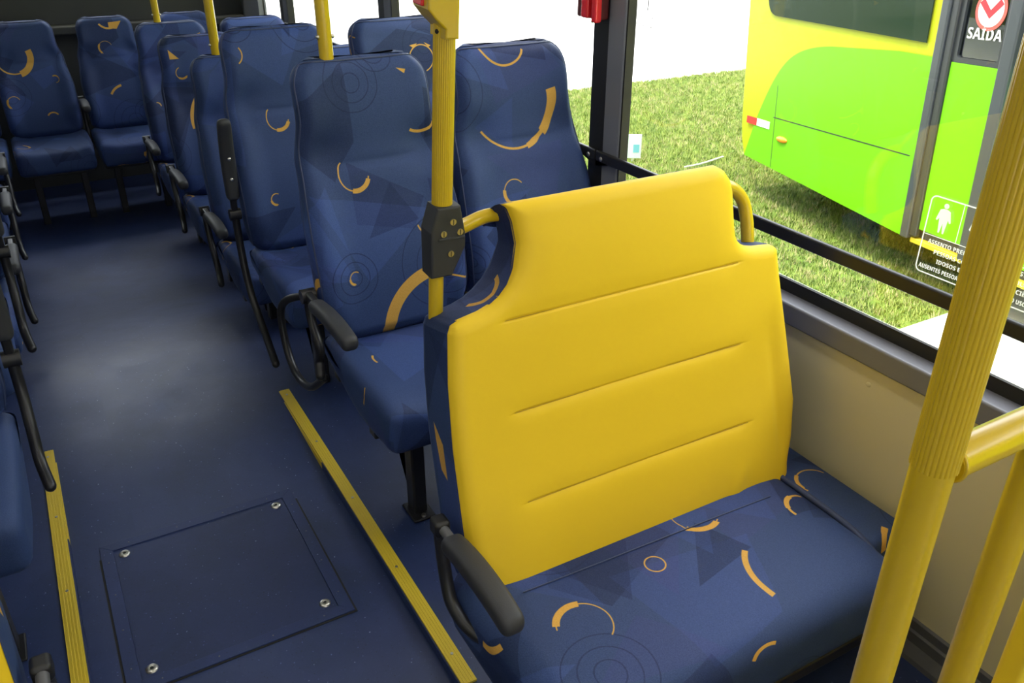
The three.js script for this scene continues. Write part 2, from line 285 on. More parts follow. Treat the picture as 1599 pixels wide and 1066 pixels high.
// floor hatch
{
  const h = thing('floor_hatch', 'square navy inspection hatch with four round fasteners in the aisle floor', 'hatch', [0.155, -0.03, -1.7]);
  const w = 0.494, d = 0.52, f = 0.03;
  for (const s of [-1, 1]) {
    mesh('frame_bar', extrude([[-w / 2, s * d / 2], [w / 2, s * d / 2], [w / 2 - f, s * (d / 2 - f)], [-w / 2 + f, s * (d / 2 - f)]], 0.003, 0.0012).rotateX(-Math.PI / 2).translate(0, 0.0005, 0), floorMats.plain, h);
    mesh('frame_bar', extrude([[s * w / 2, -d / 2], [s * w / 2, d / 2], [s * (w / 2 - f), d / 2 - f], [s * (w / 2 - f), -d / 2 + f]], 0.003, 0.0012).rotateX(-Math.PI / 2).translate(0, 0.0005, 0), floorMats.plain, h);
    mesh('seam', box(w + 0.01, 0.001, 0.005, 0, 0.0008, s * (d / 2 + 0.0025)), M.rubber, h);
    mesh('seam', box(0.005, 0.001, d + 0.01, s * (w / 2 + 0.0025), 0.0008, 0), M.rubber, h);
  }
  mesh('lid', metricUV(box(w - 2 * f - 0.004, 0.003, d - 2 * f - 0.004, 0, 0.0005, 0), (x, y, z) => [x + 0.3, z + 0.7]), floorMats.lid, h);
  for (const sx of [-1, 1]) for (const sz of [-1, 1]) {
    const b = mesh('fastener', new THREE.LatheGeometry([[0, 0.0035], [0.005, 0.0035], [0.006, 0.005], [0.011, 0.0045], [0.0135, 0.001], [0.0135, 0]].map((p) => new THREE.Vector2(...p)), 24).translate(sx * (w / 2 - f - 0.024), 0.002, sz * (d / 2 - f - 0.024)), M.chrome, h);
    mesh('hex_socket', new THREE.CylinderGeometry(0.0042, 0.0042, 0.001, 6).translate(sx * (w / 2 - f - 0.024), 0.0056, sz * (d / 2 - f - 0.024)), M.rubber, b);
  }
  for (const s of [-1, 1]) for (const k of [-0.36, -0.12, 0.12, 0.36]) {
    mesh('rivet', new THREE.SphereGeometry(0.0024, 8, 5).translate(k * w, 0.0036, s * (d / 2 - f / 2)), M.steelGrey, h);
    mesh('rivet', new THREE.SphereGeometry(0.0024, 8, 5).translate(s * (w / 2 - f / 2), 0.0036, k * d), M.steelGrey, h);
  }
}

// ───────────────────────── side walls, windows, ceiling
const pillarsZ = [-5.03, -3.5, -1.9, -0.3, 1.25, 2.8, 4.35];
function sideWall(side, name, sx) { // sx = +1 right, -1 left
  const X = (x) => (sx > 0 ? x : 2 * MID - x);
  const w = structure(name, side === 'right' ? 'cream lower wall panel under the grey window ledge on the right' : 'cream left side wall with grey window pillars');
  const slab = (n, m, x0, x1, y0, y1, z0, z1) => mesh(n, box(x1 - x0, y1 - y0, z1 - z0, X((x0 + x1) / 2), (y0 + y1) / 2, (z0 + z1) / 2), m, w);
  slab('lower_panel', M.cream, XR, XR + 0.05, -0.3, 0.592, ZR, ZF);
  slab('upper_panel', M.ceiling, XR, XR + 0.05, WIN1, TOP, ZR, ZF);
  slab('rear_panel', M.pillarGrey, XR + 0.001, XR + 0.049, 0.59, WIN1, ZR, -5.62);
  slab('front_panel', M.ceiling, XR + 0.001, XR + 0.049, 0.59, WIN1, 4.9, ZF);
  mesh('ledge', rbox(0.065, 0.05, 5.62 + 4.9, 0.006, X(1.4155), 0.616, (-5.62 + 4.9) / 2), M.sillGrey, w);
  for (const z of pillarsZ) {
    mesh('pillar', rbox(0.024, WIN1 - 0.64, 0.076, 0.007, X(1.41), (WIN1 + 0.64) / 2, z), M.pillarGrey, w);
    for (const k of [-1, 1]) slab('pillar_gasket', M.rubber, 1.402, k < 0 ? 1.446 : 1.425, 0.64, WIN1, z + (k < 0 ? -0.108 : 0.034), z + (k < 0 ? -0.036 : 0.043));
    slab('pillar_skin', M.rubber, 1.421, 1.446, 0.64, WIN1, z - 0.036, z + 0.02);
  }
  for (const z of [-0.95, -2.5, -3.9, 0.4]) mesh('rivet', new THREE.SphereGeometry(0.006, 12, 8).scale(0.35, 1, 1).translate(X(XR), 0.545, z), M.cream, w);
  const edges = [-5.62, ...pillarsZ, 4.9];
  for (let i = 0; i < edges.length - 1; i++) {
    const z0 = edges[i] + (i ? 0.02 : 0), z1 = edges[i + 1] - (i < edges.length - 2 ? 0.108 : 0);
    const win = structure(`window_${(sx > 0 ? 0 : 10) + i + 1}`, `fixed window pane ${side} side, bay ${i + 1} from the rear`);
    const fr = new THREE.Shape([[-z1, 0.641], [-z0, 0.641], [-z0, WIN1], [-z1, WIN1]].map((p) => new THREE.Vector2(...p))); fr.holes.push(roundRect(-z1 + 0.004, WIN0, -z0 - 0.004, WIN1 - 0.024, 0.07));
    mesh('frame', extrude(fr, 0.008).rotateY(Math.PI / 2).translate(X(1.434) - 0.004, 0, 0), M.rubber, win);
    mesh('pane', box(0.004, WIN1 - WIN0 - 0.024, z1 - z0, X(1.44), (WIN1 - 0.024 + WIN0) / 2, (z0 + z1) / 2), M.glass, win);
  }
}
sideWall('right', 'wall_right', 1);
sideWall('left', 'wall_left', -1);
for (const [n, x, s] of [['baseboard_right', XR, 1], ['baseboard_left', XL, -1]]) {
  const b = structure(n, s > 0 ? 'grey cove skirting where the floor meets the right wall' : 'grey cove skirting along the left wall');
  const shape = [[0, 0], [-0.03, 0.0], [-0.028, 0.012], [-0.012, 0.035], [-0.012, 0.06], [-0.007, 0.064], [-0.007, 0.085], [0, 0.088]];
  const g = extrude(shape, 2.42 + ZF - 0.02); if (s < 0) { g.scale(-1, 1, 1); const ix = g.attributes.position; for (let i = 0; i < ix.count; i += 3) { for (const a of [ix, g.attributes.normal, g.attributes.uv]) { const t = []; for (let k = 0; k < a.itemSize; k++) t.push(a.array[(i + 1) * a.itemSize + k]); for (let k = 0; k < a.itemSize; k++) { a.array[(i + 1) * a.itemSize + k] = a.array[(i + 2) * a.itemSize + k]; a.array[(i + 2) * a.itemSize + k] = t[k]; } } } }
  mesh('skirting', g.translate(x, 0.0005, -2.42), M.baseGrey, b);
}
{
  const c = structure('ceiling', 'pale ceiling of the bus above the frame');
  mesh('roof_panel', box(XR - XL + 0.1, 0.06, ZF - ZR + 0.1, MID, TOP + 0.03, (ZF + ZR) / 2), M.ceiling, c);
  const r = structure('wall_rear', 'dark grey rear wall behind the back row of seats');
  const rw = new THREE.Shape([[XL - 0.05, -0.42], [XR + 0.05, -0.42], [XR + 0.05, TOP], [XL - 0.05, TOP]].map((p) => new THREE.Vector2(...p))); rw.holes.push(roundRect(XL + 0.12, 1.06, XR - 0.12, 1.86, 0.09));
  mesh('rear_panel', extrude(rw, 0.05).translate(0, 0, ZR - 0.05), M.wallDark, r);
  const bw = structure('window_22', 'rear window above the back row'); mesh('pane', box(XR - XL - 0.2, 0.84, 0.005, MID, 1.46, ZR - 0.03), M.glass, bw);
  mesh('moulding', rbox(XR - XL - 0.02, 0.018, 0.02, 0.006, MID, 1.0, ZR + 0.008), M.sillGrey, r);
  mesh('parcel_ledge', rbox(XR - XL - 0.02, 0.05, 0.12, 0.012, MID, 0.72, ZR + 0.06), M.wallDark, r);
  const f = structure('wall_front', 'front bulkhead with the windscreen behind the photographer');
  mesh('lower_panel', box(XR - XL + 0.1, 0.75, 0.06, MID, 0.02, ZF + 0.03), M.cream, f);
  mesh('header', box(XR - XL + 0.1, 0.2, 0.06, MID, TOP - 0.1, ZF + 0.03), M.ceiling, f);
  for (const s of [-1, 1]) mesh('corner_post', box(0.1, 1.4, 0.06, MID + s * (XR - MID), 1.09, ZF + 0.03), M.pillarGrey, f);
  const wd = structure('window_21', 'windscreen behind the photographer');
  mesh('pane', box(XR - XL - 0.1, TOP - 0.6, 0.005, MID, (TOP - 0.2 + 0.395) / 2, ZF + 0.03), M.glass, wd);
}
// ceiling light strips, the bus's own lamps, in two rows
for (const [row, x] of [['left', MID - 0.62], ['right', MID + 0.62]]) for (let i = 0; i < 4; i++) {
  const z = 3.6 - i * 1.75, l = thing('ceiling_light', 'long white ceiling light strip on the bus ceiling above the picture', 'ceiling light', [x, TOP, z], 'ceiling light strips');
  mesh('housing', rbox(0.2, 0.03, 1.5, 0.01, 0, -0.0155, 0), M.ceiling, l);
  mesh('lamp_diffuser', rbox(0.16, 0.01, 1.44, 0.004, 0, -0.034, 0), M.lamp, l);
  const a = new THREE.RectAreaLight(0xfff6e8, 2.7, 0.16, 1.44); a.name = 'lamp_light'; a.position.set(x, TOP - 0.046, z); a.lookAt(x, -5, z); a.castShadow = true; scene.add(a);
}
// black rails across the windows
function windowRail(z0, z1, label) {
  const r = thing('window_guard_rail', label, 'rail', [1.391, 0.79, (z0 + z1) / 2]), L = z1 - z0;
  mesh('bar', rbox(0.014, 0.03, L - 0.002, 0.005, 0, 0, 0), M.steelDark, r);
  for (const k of [-1, 1]) {
    const br = mesh('bracket', extrude([[-0.06, -0.014], [-0.02, -0.024], [0.005, -0.03], [0.005, 0.012], [-0.06, 0.014]], 0.008, 0.001).rotateY(-Math.PI / 2).scale(1, 1, k).translate(0.005, 0, k * (L / 2 - 0.006)), M.black, r);
    mesh('bolt', new THREE.SphereGeometry(0.007, 12, 8).scale(0.5, 1, 1).translate(-0.008, -0.004, k * (L / 2 - 0.03)), M.chrome, br);
  }
}
windowRail(-1.95, -0.33, 'black guard rail across the window beside the yellow seat back');
windowRail(-3.5, -1.952, 'black guard rail across the window behind the front pillar');
windowRail(-5.03, -3.502, 'black guard rail across the rearmost large window');

// ───────────────────────── seats
// backrest: lofted upright cushion with headrest swell, side bolsters and a seam pocket; y up from the cushion, recline k
function backGeo(o = {}) {
  const { H = 0.69, top = 0.172, mid = 0.205, low = 0.19, k = 0.25 } = o, loops = [], r = 0.06, th = 0.085, nf = 26, rows = 74;
  const wAt = (y) => { let w = pw([[0, low], [0.1, mid - 0.002], [0.28, mid], [0.44, (mid + top) / 2 + 0.004], [0.56, top + 0.002], [0.7, top]], y * 0.69 / H); if (y > H - r) { const q = (y - (H - r)) / r; w -= r * (1 - Math.sqrt(Math.max(0, 1 - q * q))); } if (y < 0.03) w -= 0.02 * (1 - y / 0.03); return w; };
  for (let j = 0; j <= rows; j++) {
    const t = j / rows, y = H * (t < 0.9 ? t / 0.9 * 0.93 : 0.93 + (1 - Math.pow(1 - (t - 0.9) / 0.1, 1.6)) * 0.07), w = wAt(y), yy = y * 0.69 / H, L = [];
    const zc = -k * y + 0.03 * Math.sin(Math.min(1, yy / 0.45) * Math.PI) + 0.018 * gauss(yy - 0.6, 0.09);
    let front = 0.012, rear = -th + 0.02 * (y / H);
    const e = H - y; if (e < 0.035) { const q = Math.sqrt(Math.max(0, 1 - (1 - e / 0.035) ** 2)); front = -0.028 + (front + 0.028) * q; rear = -0.028 + (rear + 0.028) * q; }
    if (y < 0.03) { front -= 0.02 * (1 - y / 0.03); rear += 0.02 * (1 - y / 0.03); }
    const f = (x) => { const s = Math.abs(x) / w; let z = front; z += 0.02 * sstep(s, 0.5, 0.85) * pw([[0.02, 0], [0.12, 1], [0.36, 1], [0.46, 0.15], [0.6, 0.25], [0.68, 0]], yy); z -= 0.030 * Math.max(0, (s - 0.86) / 0.14) ** 2; z -= 0.016 * gauss(yy - 0.475, 0.035) * gauss(s - 0.72, 0.2); z -= 0.007 * gauss(yy - 0.445, 0.005) * (1 - sstep(s, 0.5, 0.62)); z += 0.006 * gauss(yy - 0.415, 0.03) * (1 - sstep(s, 0.5, 0.7)); z -= 0.002 * gauss(yy - 0.632, 0.003); return z; };
    for (let i = 0; i <= nf; i++) { const a = -1 + 2 * i / nf, x = w * Math.sin(a * Math.PI / 2) * 0.6 + w * a * 0.4; L.push([x, y, zc + f(x), x, y]); }
    const fe = f(w), side = (sg, n) => { for (let i = 1; i <= n; i++) { const q = i / (n + 1), ang = q * Math.PI; L.push([sg * (w + 0.004 * Math.sin(ang)), y, zc + fe + (rear + 0.012 - fe) * q, sg * (w + 0.09 * q), y]); } };
    side(1, 5);
    const rp = []; for (let i = 0; i <= 10; i++) { const a = 1 - 2 * i / 10; rp.push([w * a, y, zc + rear + 0.012 * Math.abs(a) ** 6, w * a + 0.4, y]); }
    L.push(...rp);
    const back = []; for (let i = 5; i >= 1; i--) { const q = i / 6; back.push([-(w + 0.004 * Math.sin(q * Math.PI)), y, zc + fe + (rear + 0.012 - fe) * q, -(w + 0.09 * q), y]); }
    L.push(...back); loops.push(L);
  }
  const g = skin(loops);
  const pipe = []; // piping along the edge of the front face
  for (const j of [3, 10, 18, 26, 34, 42, 50, 57, 62, 66, 69, 71]) pipe.push(loops[j][0].slice(0, 3));
  const L = loops[72]; for (const i of [2, 8, 13, 18, 24]) pipe.push(L[i].slice(0, 3));
  for (const j of [71, 69, 66, 62, 57, 50, 42, 34, 26, 18, 10, 3]) pipe.push(loops[j][nf].slice(0, 3));
  return [g, tube(pipe, 0.0028, 120, 6)];
}
const cushionGeo = (w = 0.42, d = 0.47, h = 0.125) => softBox(w, h, d, 0.032, 0.016, (q) => {
  const s = q.x / (w / 2), t = q.z / (d / 2), up = q.y > 0 ? 1 : 0;
  q.y += up * (0.012 * sstep(Math.abs(s), 0.45, 0.9) - 0.014 * sstep(t, 0.55, 1) - 0.01 * gauss(t + 0.9, 0.3)) - (up ? 0 : 0.0) + (up ? 0 : 0.05 * sstep(-t, -0.2, 0.9));
  q.x *= 1 - 0.03 * sstep(t, 0.3, 1);
  return q;
});
const [BACK, BACKPIPE] = backGeo(), [REAR, REARPIPE] = backGeo({ H: 0.6, top: 0.145, mid: 0.187, low: 0.18, k: 0.24 });
const CUSHION = cushionGeo();

// armrest in its own axes: pivot at origin, pad reaching forward (+z)
const PAD = softBox(0.046, 0.036, 0.27, 0.016, 0.009, (q) => { const t = q.z / 0.135; q.y += -0.012 * t * t + 0.004 * t; q.x *= 1 - 0.1 * t * t; return q; }).translate(0, 0.012, 0.19);
function armrest(parent, x, y, z, { up = false, drop = 0.36, reach = 0.3, out = -1 } = {}) {
  const a = new THREE.Group(); a.name = 'armrest'; a.position.set(x, y, z); parent.add(a);
  mesh('support_tube', tube([[0, 0.004, 0], [0, -drop * 0.3, 0.006], [0, -drop * 0.62, 0.05], [0, -drop * 0.88, reach * 0.55], [-out * 0.01, -drop, reach]], 0.0125, 40, 12), M.steelDark, a);
  mesh('pivot', cyl(0.019, 0.036, 20).rotateZ(Math.PI / 2), M.black, a);
  const pad = mesh('pad', PAD, M.padBlack, a);
  const stem = mesh('stem', rbox(0.02, 0.022, 0.09, 0.005, 0, 0.004, 0.05), M.steelDark, a);
  if (up) { pad.rotation.x = stem.rotation.x = -1.4; for (const q of [0.13, 0.2]) { const b = mesh('screw', new THREE.SphereGeometry(0.006, 10, 6).scale(1, 1, 0.6), M.chrome, a); const v = V(0, -0.012, q).applyAxisAngle(V(1, 0, 0), -1.4); b.position.copy(v); } }
  return a;
}
function doubleSeat(label, side, z, y, { aisle, window, cushion = F.cushionA, cushion2 = F.cushionB, up = false, group, arm = { drop: 0.25, reach: 0.16 } }) {
  const s = side, g = thing('double_seat', label, 'seat', [s > 0 ? 0.975 : 2 * MID - 0.96, y, z], group);
  for (const [k, m, c] of [[-1, aisle, cushion], [1, window, cushion2]]) {
    const b = mesh('backrest', BACK, m, g); b.position.set(s * (k * 0.215 - 0.005), 0.40, 0);
    mesh('piping', BACKPIPE, M.piping, b);
    const q = mesh('seat_cushion', CUSHION, c, g); q.position.set(s * k * 0.216, 0.345, 0.165);
  }
  mesh('under_frame', merge([rbox(0.82, 0.03, 0.04, 0.005, 0, 0.27, 0.24), rbox(0.82, 0.03, 0.04, 0.005, 0, 0.305, -0.01), rbox(0.03, 0.03, 0.28, 0.005, -s * 0.31, 0.268, 0.12), rbox(0.03, 0.03, 0.28, 0.005, s * 0.31, 0.268, 0.12)]), M.steelDark, g);
  for (const k of [-1, 1]) {
    mesh('leg', rbox(0.037, 0.262, 0.05, 0.006, s * k * 0.31, 0.137, 0.262), M.steelDark, g);
    const p = mesh('foot_plate', rbox(0.062, 0.008, 0.085, 0.004, s * k * 0.31, 0.0045, 0.27), M.steelDark, g);
    mesh('bolt', new THREE.CylinderGeometry(0.006, 0.007, 0.006, 6).translate(s * k * 0.31, 0.0115, 0.302), M.chrome, p);
    mesh('gusset', extrude([[0, 0], [0.02, 0], [0.17, 0.25], [0, 0.25]], 0.006).rotateY(-Math.PI / 2).scale(1, 1, -1).translate(s * k * 0.31, 0.008, 0.26), M.steelDark, g);
  }
  armrest(g, -s * 0.452, 0.535, -0.045, { up, ...arm, out: s });
  return g;
}
const near = 'blue patterned double seats on the raised part', low = 'blue patterned double seats on the lower rear floor';
const R1 = doubleSeat('blue patterned double seat directly behind the yellow-backed seat', 1, -1.93, 0, { aisle: F.row1Aisle, window: F.row1Window, group: near, arm: { drop: 0.2, reach: 0.07 } });
mesh('rear_hoop', tube([[-0.44, 0.30, -0.02], [-0.455, 0.235, -0.1], [-0.458, 0.2, -0.20], [-0.458, 0.212, -0.29], [-0.457, 0.27, -0.345], [-0.45, 0.38, -0.352], [-0.4, 0.43, -0.27], [-0.32, 0.42, -0.12]], 0.0115, 50, 12), M.steelDark, R1);
doubleSeat('blue patterned double seat second behind the yellow seat, its armrest folded up', 1, -2.71, floorY(-2.6), { aisle: F.row2Aisle, window: F.row2Window, cushion: F.cushionB, up: true, group: near, arm: { drop: 0.4, reach: 0.33 } }).position.y = -0.02;
const lowRows = [[-3.31, -0.19, F.row3, 'third'], [-4.05, -0.21, F.row4, 'fourth'], [-4.76, -0.235, F.row5, 'fifth']];
for (const [z, y, m, nth] of lowRows) doubleSeat(`blue patterned double seat, ${nth} behind the yellow-backed seat on the right`, 1, z, y, { aisle: m, window: fabricMoved(F.row5, 0.12, 0.3), cushion: fabricMoved(F.cushionB, 0.2, 0.1), cushion2: F.cushionB, group: low });
const leftRows = [[-1.93, 0, true, 'nearest'], [-2.71, -0.02, true, 'second'], [-3.31, -0.19, false, 'third'], [-4.05, -0.21, false, 'fourth'], [-4.76, -0.235, false, 'fifth']];
leftRows.forEach(([z, y, up, nth], i) => doubleSeat(`blue patterned double seat at the left picture edge, ${nth} row from the front`, -1, z, y, { aisle: fabricMoved(F.row3, 0.1 * i, 0.2), window: F.row5, cushion: fabricMoved(F.cushionB, 0.3 + 0.13 * i, 0.2 * i), up, group: 'blue double seats left of the aisle' }));

// back row: single seats side by side
[[-0.74, F.row5], [-0.325, F.row4], [0.09, F.rearA], [0.505, F.rearB], [0.945, F.row3]].forEach(([x, m], i) => {
  const names = ['leftmost seat of the back row, against the left wall', 'back row seat second from the left wall', 'back row seat facing down the aisle', 'back row seat just right of the aisle', 'rightmost back row seat, half hidden by the right-hand seats'];
  const g = thing('rear_seat', 'blue patterned ' + names[i], 'seat', [x, -0.215, -5.46], 'back row seats');
  const b = mesh('backrest', REAR, m, g); b.position.set(0, 0.44, 0); mesh('piping', REARPIPE, M.piping, b);
  const q = mesh('seat_cushion', CUSHION, i % 2 ? F.cushionB : fabricMoved(F.cushionB, 0.15, 0.35), g); q.position.set(0, 0.385, 0.165); q.scale.set(0.94, 1.05, 0.98);
  for (const k of [-1, 1]) mesh('leg', rbox(0.035, 0.29, 0.05, 0.005, k * 0.12, 0.145, 0.2), M.steelDark, g);
  mesh('under_frame', rbox(0.36, 0.03, 0.34, 0.005, 0, 0.302, 0.12), M.steelDark, g);
  if (i === 2) { const a = new THREE.Group(); a.name = 'armrest'; a.position.set(0.205, 0.62, -0.03); g.add(a); mesh('pad', PAD, M.padBlack, a); mesh('pivot', cyl(0.018, 0.03, 16).rotateZ(Math.PI / 2), M.black, a); mesh('support_tube', tube([[0, 0, 0], [0, -0.12, 0], [0, -0.26, 0.05]], 0.011, 20, 10), M.steelDark, a); }
});

// ───────────────────────── the wide priority seat with the yellow back
function prioritySeat(label, side, group) {
  const X = (x) => side * (x - 0.93), g = thing('yellow_backed_bench', label, 'seat', [side > 0 ? 0.93 : 2 * MID - 0.93, 0, -1.035], group);
  const L = [[0, 0.525], [0.03, 0.509], [0.126, 0.506], [0.287, 0.508], [0.403, 0.516], [0.49, 0.528], [0.504, 0.535], [0.509, 0.548], [0.512, 0.566], [0.516, 0.59], [0.523, 0.612], [0.534, 0.632], [0.55, 0.65], [0.574, 0.665], [0.617, 0.677], [0.655, 0.674], [0.678, 0.667], [0.688, 0.657]];
  const Rr = [[0, 1.285], [0.022, 1.295], [0.069, 1.308], [0.158, 1.318], [0.294, 1.303], [0.438, 1.286], [0.495, 1.281], [0.503, 1.277], [0.508, 1.266], [0.511, 1.245], [0.514, 1.215], [0.518, 1.198], [0.525, 1.184], [0.534, 1.175], [0.546, 1.17], [0.579, 1.168], [0.63, 1.168], [0.655, 1.163], [0.676, 1.147], [0.688, 1.125]];
  const lerp = (T, y) => { for (let i = 1; i < T.length; i++) if (y <= T[i][0]) { const k = (y - T[i - 1][0]) / (T[i][0] - T[i - 1][0]); return T[i - 1][1] + (T[i][1] - T[i - 1][1]) * k; } return T[T.length - 1][1]; };
  const rowsY = []; for (let y = -0.02; y < 0.6879; y += [0.491, 0.322, 0.15].some((q) => Math.abs(y - q) < 0.009) ? 0.0012 : y > 0.503 && y < 0.534 ? 0.001 : (y > 0.48 && y < 0.55) || y > 0.64 ? 0.003 : 0.008) rowsY.push(y); rowsY.push(0.688);
  const nu = 64, pos = [], uv = [], idx = [], T = 0.02, st = [[0.491, 0.631, 1.164], [0.322, 0.627, 1.161], [0.15, 0.631, 1.167]];
  const Lc = (y) => lerp(L, Math.max(0, y)), Rc = (y) => lerp(Rr, Math.max(0, y));
  const edge = [...L.map(([y, x]) => [x, y]), ...Rr.slice().reverse().map(([y, x]) => [x, y])]; edge[0] = [edge[0][0], -0.1]; edge[edge.length - 1] = [edge[edge.length - 1][0], -0.1];
  const edgeD = (x, y) => { let m = 1; for (let i = 1; i < edge.length; i++) { const [ax, ay] = edge[i - 1], dx = edge[i][0] - ax, dy = edge[i][1] - ay, k = THREE.MathUtils.clamp(((x - ax) * dx + (y - ay) * dy) / (dx * dx + dy * dy), 0, 1); m = Math.min(m, Math.hypot(x - ax - dx * k, y - ay - dy * k)); } return m; };
  const zAt = (x, y) => {
    const e = Math.min(1, edgeD(x, y) / 0.03); let z = T * Math.sqrt(1 - (1 - e) ** 2);
    z += 0.012 * gauss(y - 0.06, 0.1) * sstep(x, 0.5, 0.62) * (1 - sstep(x, 1.18, 1.3)) + 0.006 * gauss(y - 0.6, 0.07) * sstep(x, 0.66, 0.74) * (1 - sstep(x, 1.1, 1.17));
    for (const [sy, x0, x1] of st) { const on = sstep(x, x0 - 0.003, x0 + 0.003) * (1 - sstep(x, x1 - 0.003, x1 + 0.003)), wide = sstep(x, x0 - 0.03, x0 + 0.03) * (1 - sstep(x, x1 - 0.03, x1 + 0.03)); z -= on * 0.0028 * gauss(y - sy, 0.0018) + wide * 0.0022 * gauss(y - sy, 0.012); }
    z -= 0.006 * gauss(x - 1.25 - 0.08 * (0.25 - y), 0.01) * sstep(y, 0.02, 0.1) * (1 - sstep(y, 0.24, 0.4));
    z += 0.006 * gauss(x - 1.13 - 0.3 * (y - 0.03), 0.012) * gauss(y - 0.03, 0.03);
    return z;
  };
  for (const y of rowsY) for (let i = 0; i <= nu; i++) { const a = i / nu, k = 0.5 - 0.5 * Math.cos(a * Math.PI), x = Lc(y) + (Rc(y) - Lc(y)) * (k * 0.55 + a * 0.45); pos.push(X(x), y, zAt(x, y)); uv.push(x, y); }
  for (let j = 0; j < rowsY.length - 1; j++) for (let i = 0; i < nu; i++) { const a = j * (nu + 1) + i, b = a + 1, c = a + nu + 1, d = c + 1; side > 0 ? idx.push(a, b, d, a, d, c) : idx.push(a, d, b, a, c, d); }
  const face = new THREE.BufferGeometry(); face.setAttribute('position', new THREE.Float32BufferAttribute(pos, 3)); face.setAttribute('uv', new THREE.Float32BufferAttribute(uv, 2)); face.setIndex(idx); smooth(face);
  const tilt = Math.atan(0.24), back = new THREE.Group(); back.name = 'backrest'; back.position.set(0, 0.32, 0); back.rotation.x = -tilt; g.add(back);
  mesh('front_cover', face, M.yellowVinyl, back, 'bright yellow vinyl front of the backrest with three stitched lines');
  // dark shell: the outline carried backwards with rounded rear edges
  const out = []; for (const y of rowsY) out.push([X(Rc(y)), y]); for (const y of rowsY.slice().reverse()) out.push([X(Lc(y)), y]);
  if (side < 0) out.reverse();
  const cx = X(0.93), shells = [[0.004, -0.001], [0, 0.0], [-0.03, 0.002], [-0.085, 0.002], [-0.108, -0.005], [-0.12, -0.02]];
  const n = out.length, nrm = out.map((p, i) => { const a = out[(i + n - 2) % n], b = out[(i + 2) % n], dx = b[0] - a[0], dy = b[1] - a[1], l = Math.hypot(dx, dy) || 1; return [dy / l, -dx / l]; });
  let arc = 0; const arcs = out.map((p, i) => { if (i) arc += Math.hypot(p[0] - out[i - 1][0], p[1] - out[i - 1][1]); return arc; });
  const arc0 = arcs[out.findIndex((p, i) => (side > 0 ? i > n / 2 : i > 0) && Math.abs(p[0] - X(Lc(p[1]))) < 1e-6 && (side > 0 ? p[1] < 0.27 : p[1] > 0.27))] ?? 0;
  const loops = shells.map(([z, o]) => out.map((p, i) => { const q = z > 0 ? z : z * (1 - 0.4 * sstep(p[1], 0.52, 0.64)), fall = Math.min(0, q) * 0.32 * sstep(p[1], 0.63, 0.688); return [p[0] + nrm[i][0] * o, p[1] + nrm[i][1] * o + fall, q, arcs[i], z]; }));
  const sh = skin(loops.slice().reverse(), false, false);
  const cap = new THREE.ShapeGeometry(new THREE.Shape(loops[5].map((p) => new THREE.Vector2(p[0], p[1])))); { const cp = cap.attributes.position, ix = cap.index.array; for (let i = 0; i < cp.count; i++) cp.setZ(i, -0.12 * (1 - 0.4 * sstep(cp.getY(i), 0.52, 0.64))); for (let i = 0; i < ix.length; i += 3) { const t = ix[i]; ix[i] = ix[i + 1]; ix[i + 1] = t; } cap.computeVertexNormals(); }
  mesh('rear_shell', merge([sh, cap]), fabricMoved(F.shell, -arc0, 0.045), back, 'blue patterned fabric side and rear of the backrest');
  for (const [sy, x0, x1] of st) mesh('stitch_line', tube([[X(x0), sy, zAt(x0, sy) - 0.0004], [X((x0 * 2 + x1) / 3), sy, zAt(0.9, sy) - 0.0004], [X((x0 + 2 * x1) / 3), sy, zAt(0.9, sy) - 0.0004], [X(x1), sy, zAt(x1, sy) - 0.0004]], 0.0007, 24, 6), M.stitch, back);
  // grab handle looping from the head of the backrest to its outer shoulder
  mesh('grab_handle', tube([[X(1.10), 0.638, -0.045], [X(1.175), 0.64, -0.045], [X(1.215), 0.628, -0.045], [X(1.241), 0.6, -0.045], [X(1.25), 0.56, -0.045], [X(1.25), 0.48, -0.045]], 0.0135, 60, 16), M.poleYellow, back);
  // bench cushion with a raised main panel and a lower ledge on the wall side
  const bw = 0.785, cu = softBox(bw, 0.15, 0.44, 0.045, 0.01, (q) => { const s = q.x * side / (bw / 2), t = q.z / 0.22, up = q.y > 0 ? 1 : 0; q.y += up * (0.012 * sstep(s, -1, -0.86) * (1 - sstep(s, 0.75, 0.98)) - 0.012 * sstep(t, 0.55, 1) - 0.003 * gauss(q.z + 0.072 - 0.012 * s, 0.004) * (1 - sstep(Math.abs(s), 0.78, 0.82))); return q; });
  const c = mesh('seat_cushion', cu, F.bench, g); c.position.set(X(0.8825), 0.245, 0.135);
  mesh('seam_piping', tube([[X(0.585), 0.3318, 0.0555], [X(0.7), 0.3318, 0.0595], [X(1.0), 0.3315, 0.067], [X(1.175), 0.3312, 0.0725]], 0.0013, 40, 6), M.piping, c); c.children[0].position.set(-X(0.8825), -0.245, -0.135);
  mesh('wall_ledge', softBox(0.12, 0.13, 0.36, 0.022, 0.012).translate(X(1.318), 0.25, 0.09), F.ledge, g);
  mesh('edge_piping', tube([[X(1.262), 0.312, -0.06], [X(1.263), 0.316, 0.1], [X(1.26), 0.31, 0.24], [X(1.252), 0.29, 0.3], [X(1.245), 0.24, 0.325]], 0.007, 50, 10), M.pipingBlue, g);
  mesh('under_frame', merge([rbox(0.8, 0.03, 0.04, 0.005, X(0.92), 0.155, 0.32), rbox(0.8, 0.03, 0.04, 0.005, X(0.92), 0.155, 0.0)]), M.steelDark, g);
  for (const x of [0.66, 1.22]) mesh('leg', rbox(0.037, 0.14, 0.05, 0.006, X(x), 0.07, 0.16), M.steelDark, g);
  mesh('leg', rbox(0.037, 0.17, 0.05, 0.006, X(0.66), 0.085, 0.02), M.steelDark, g);
  // armrest
  const a = new THREE.Group(); a.name = 'armrest'; a.position.set(X(0.474), 0.452, -0.055); g.add(a);
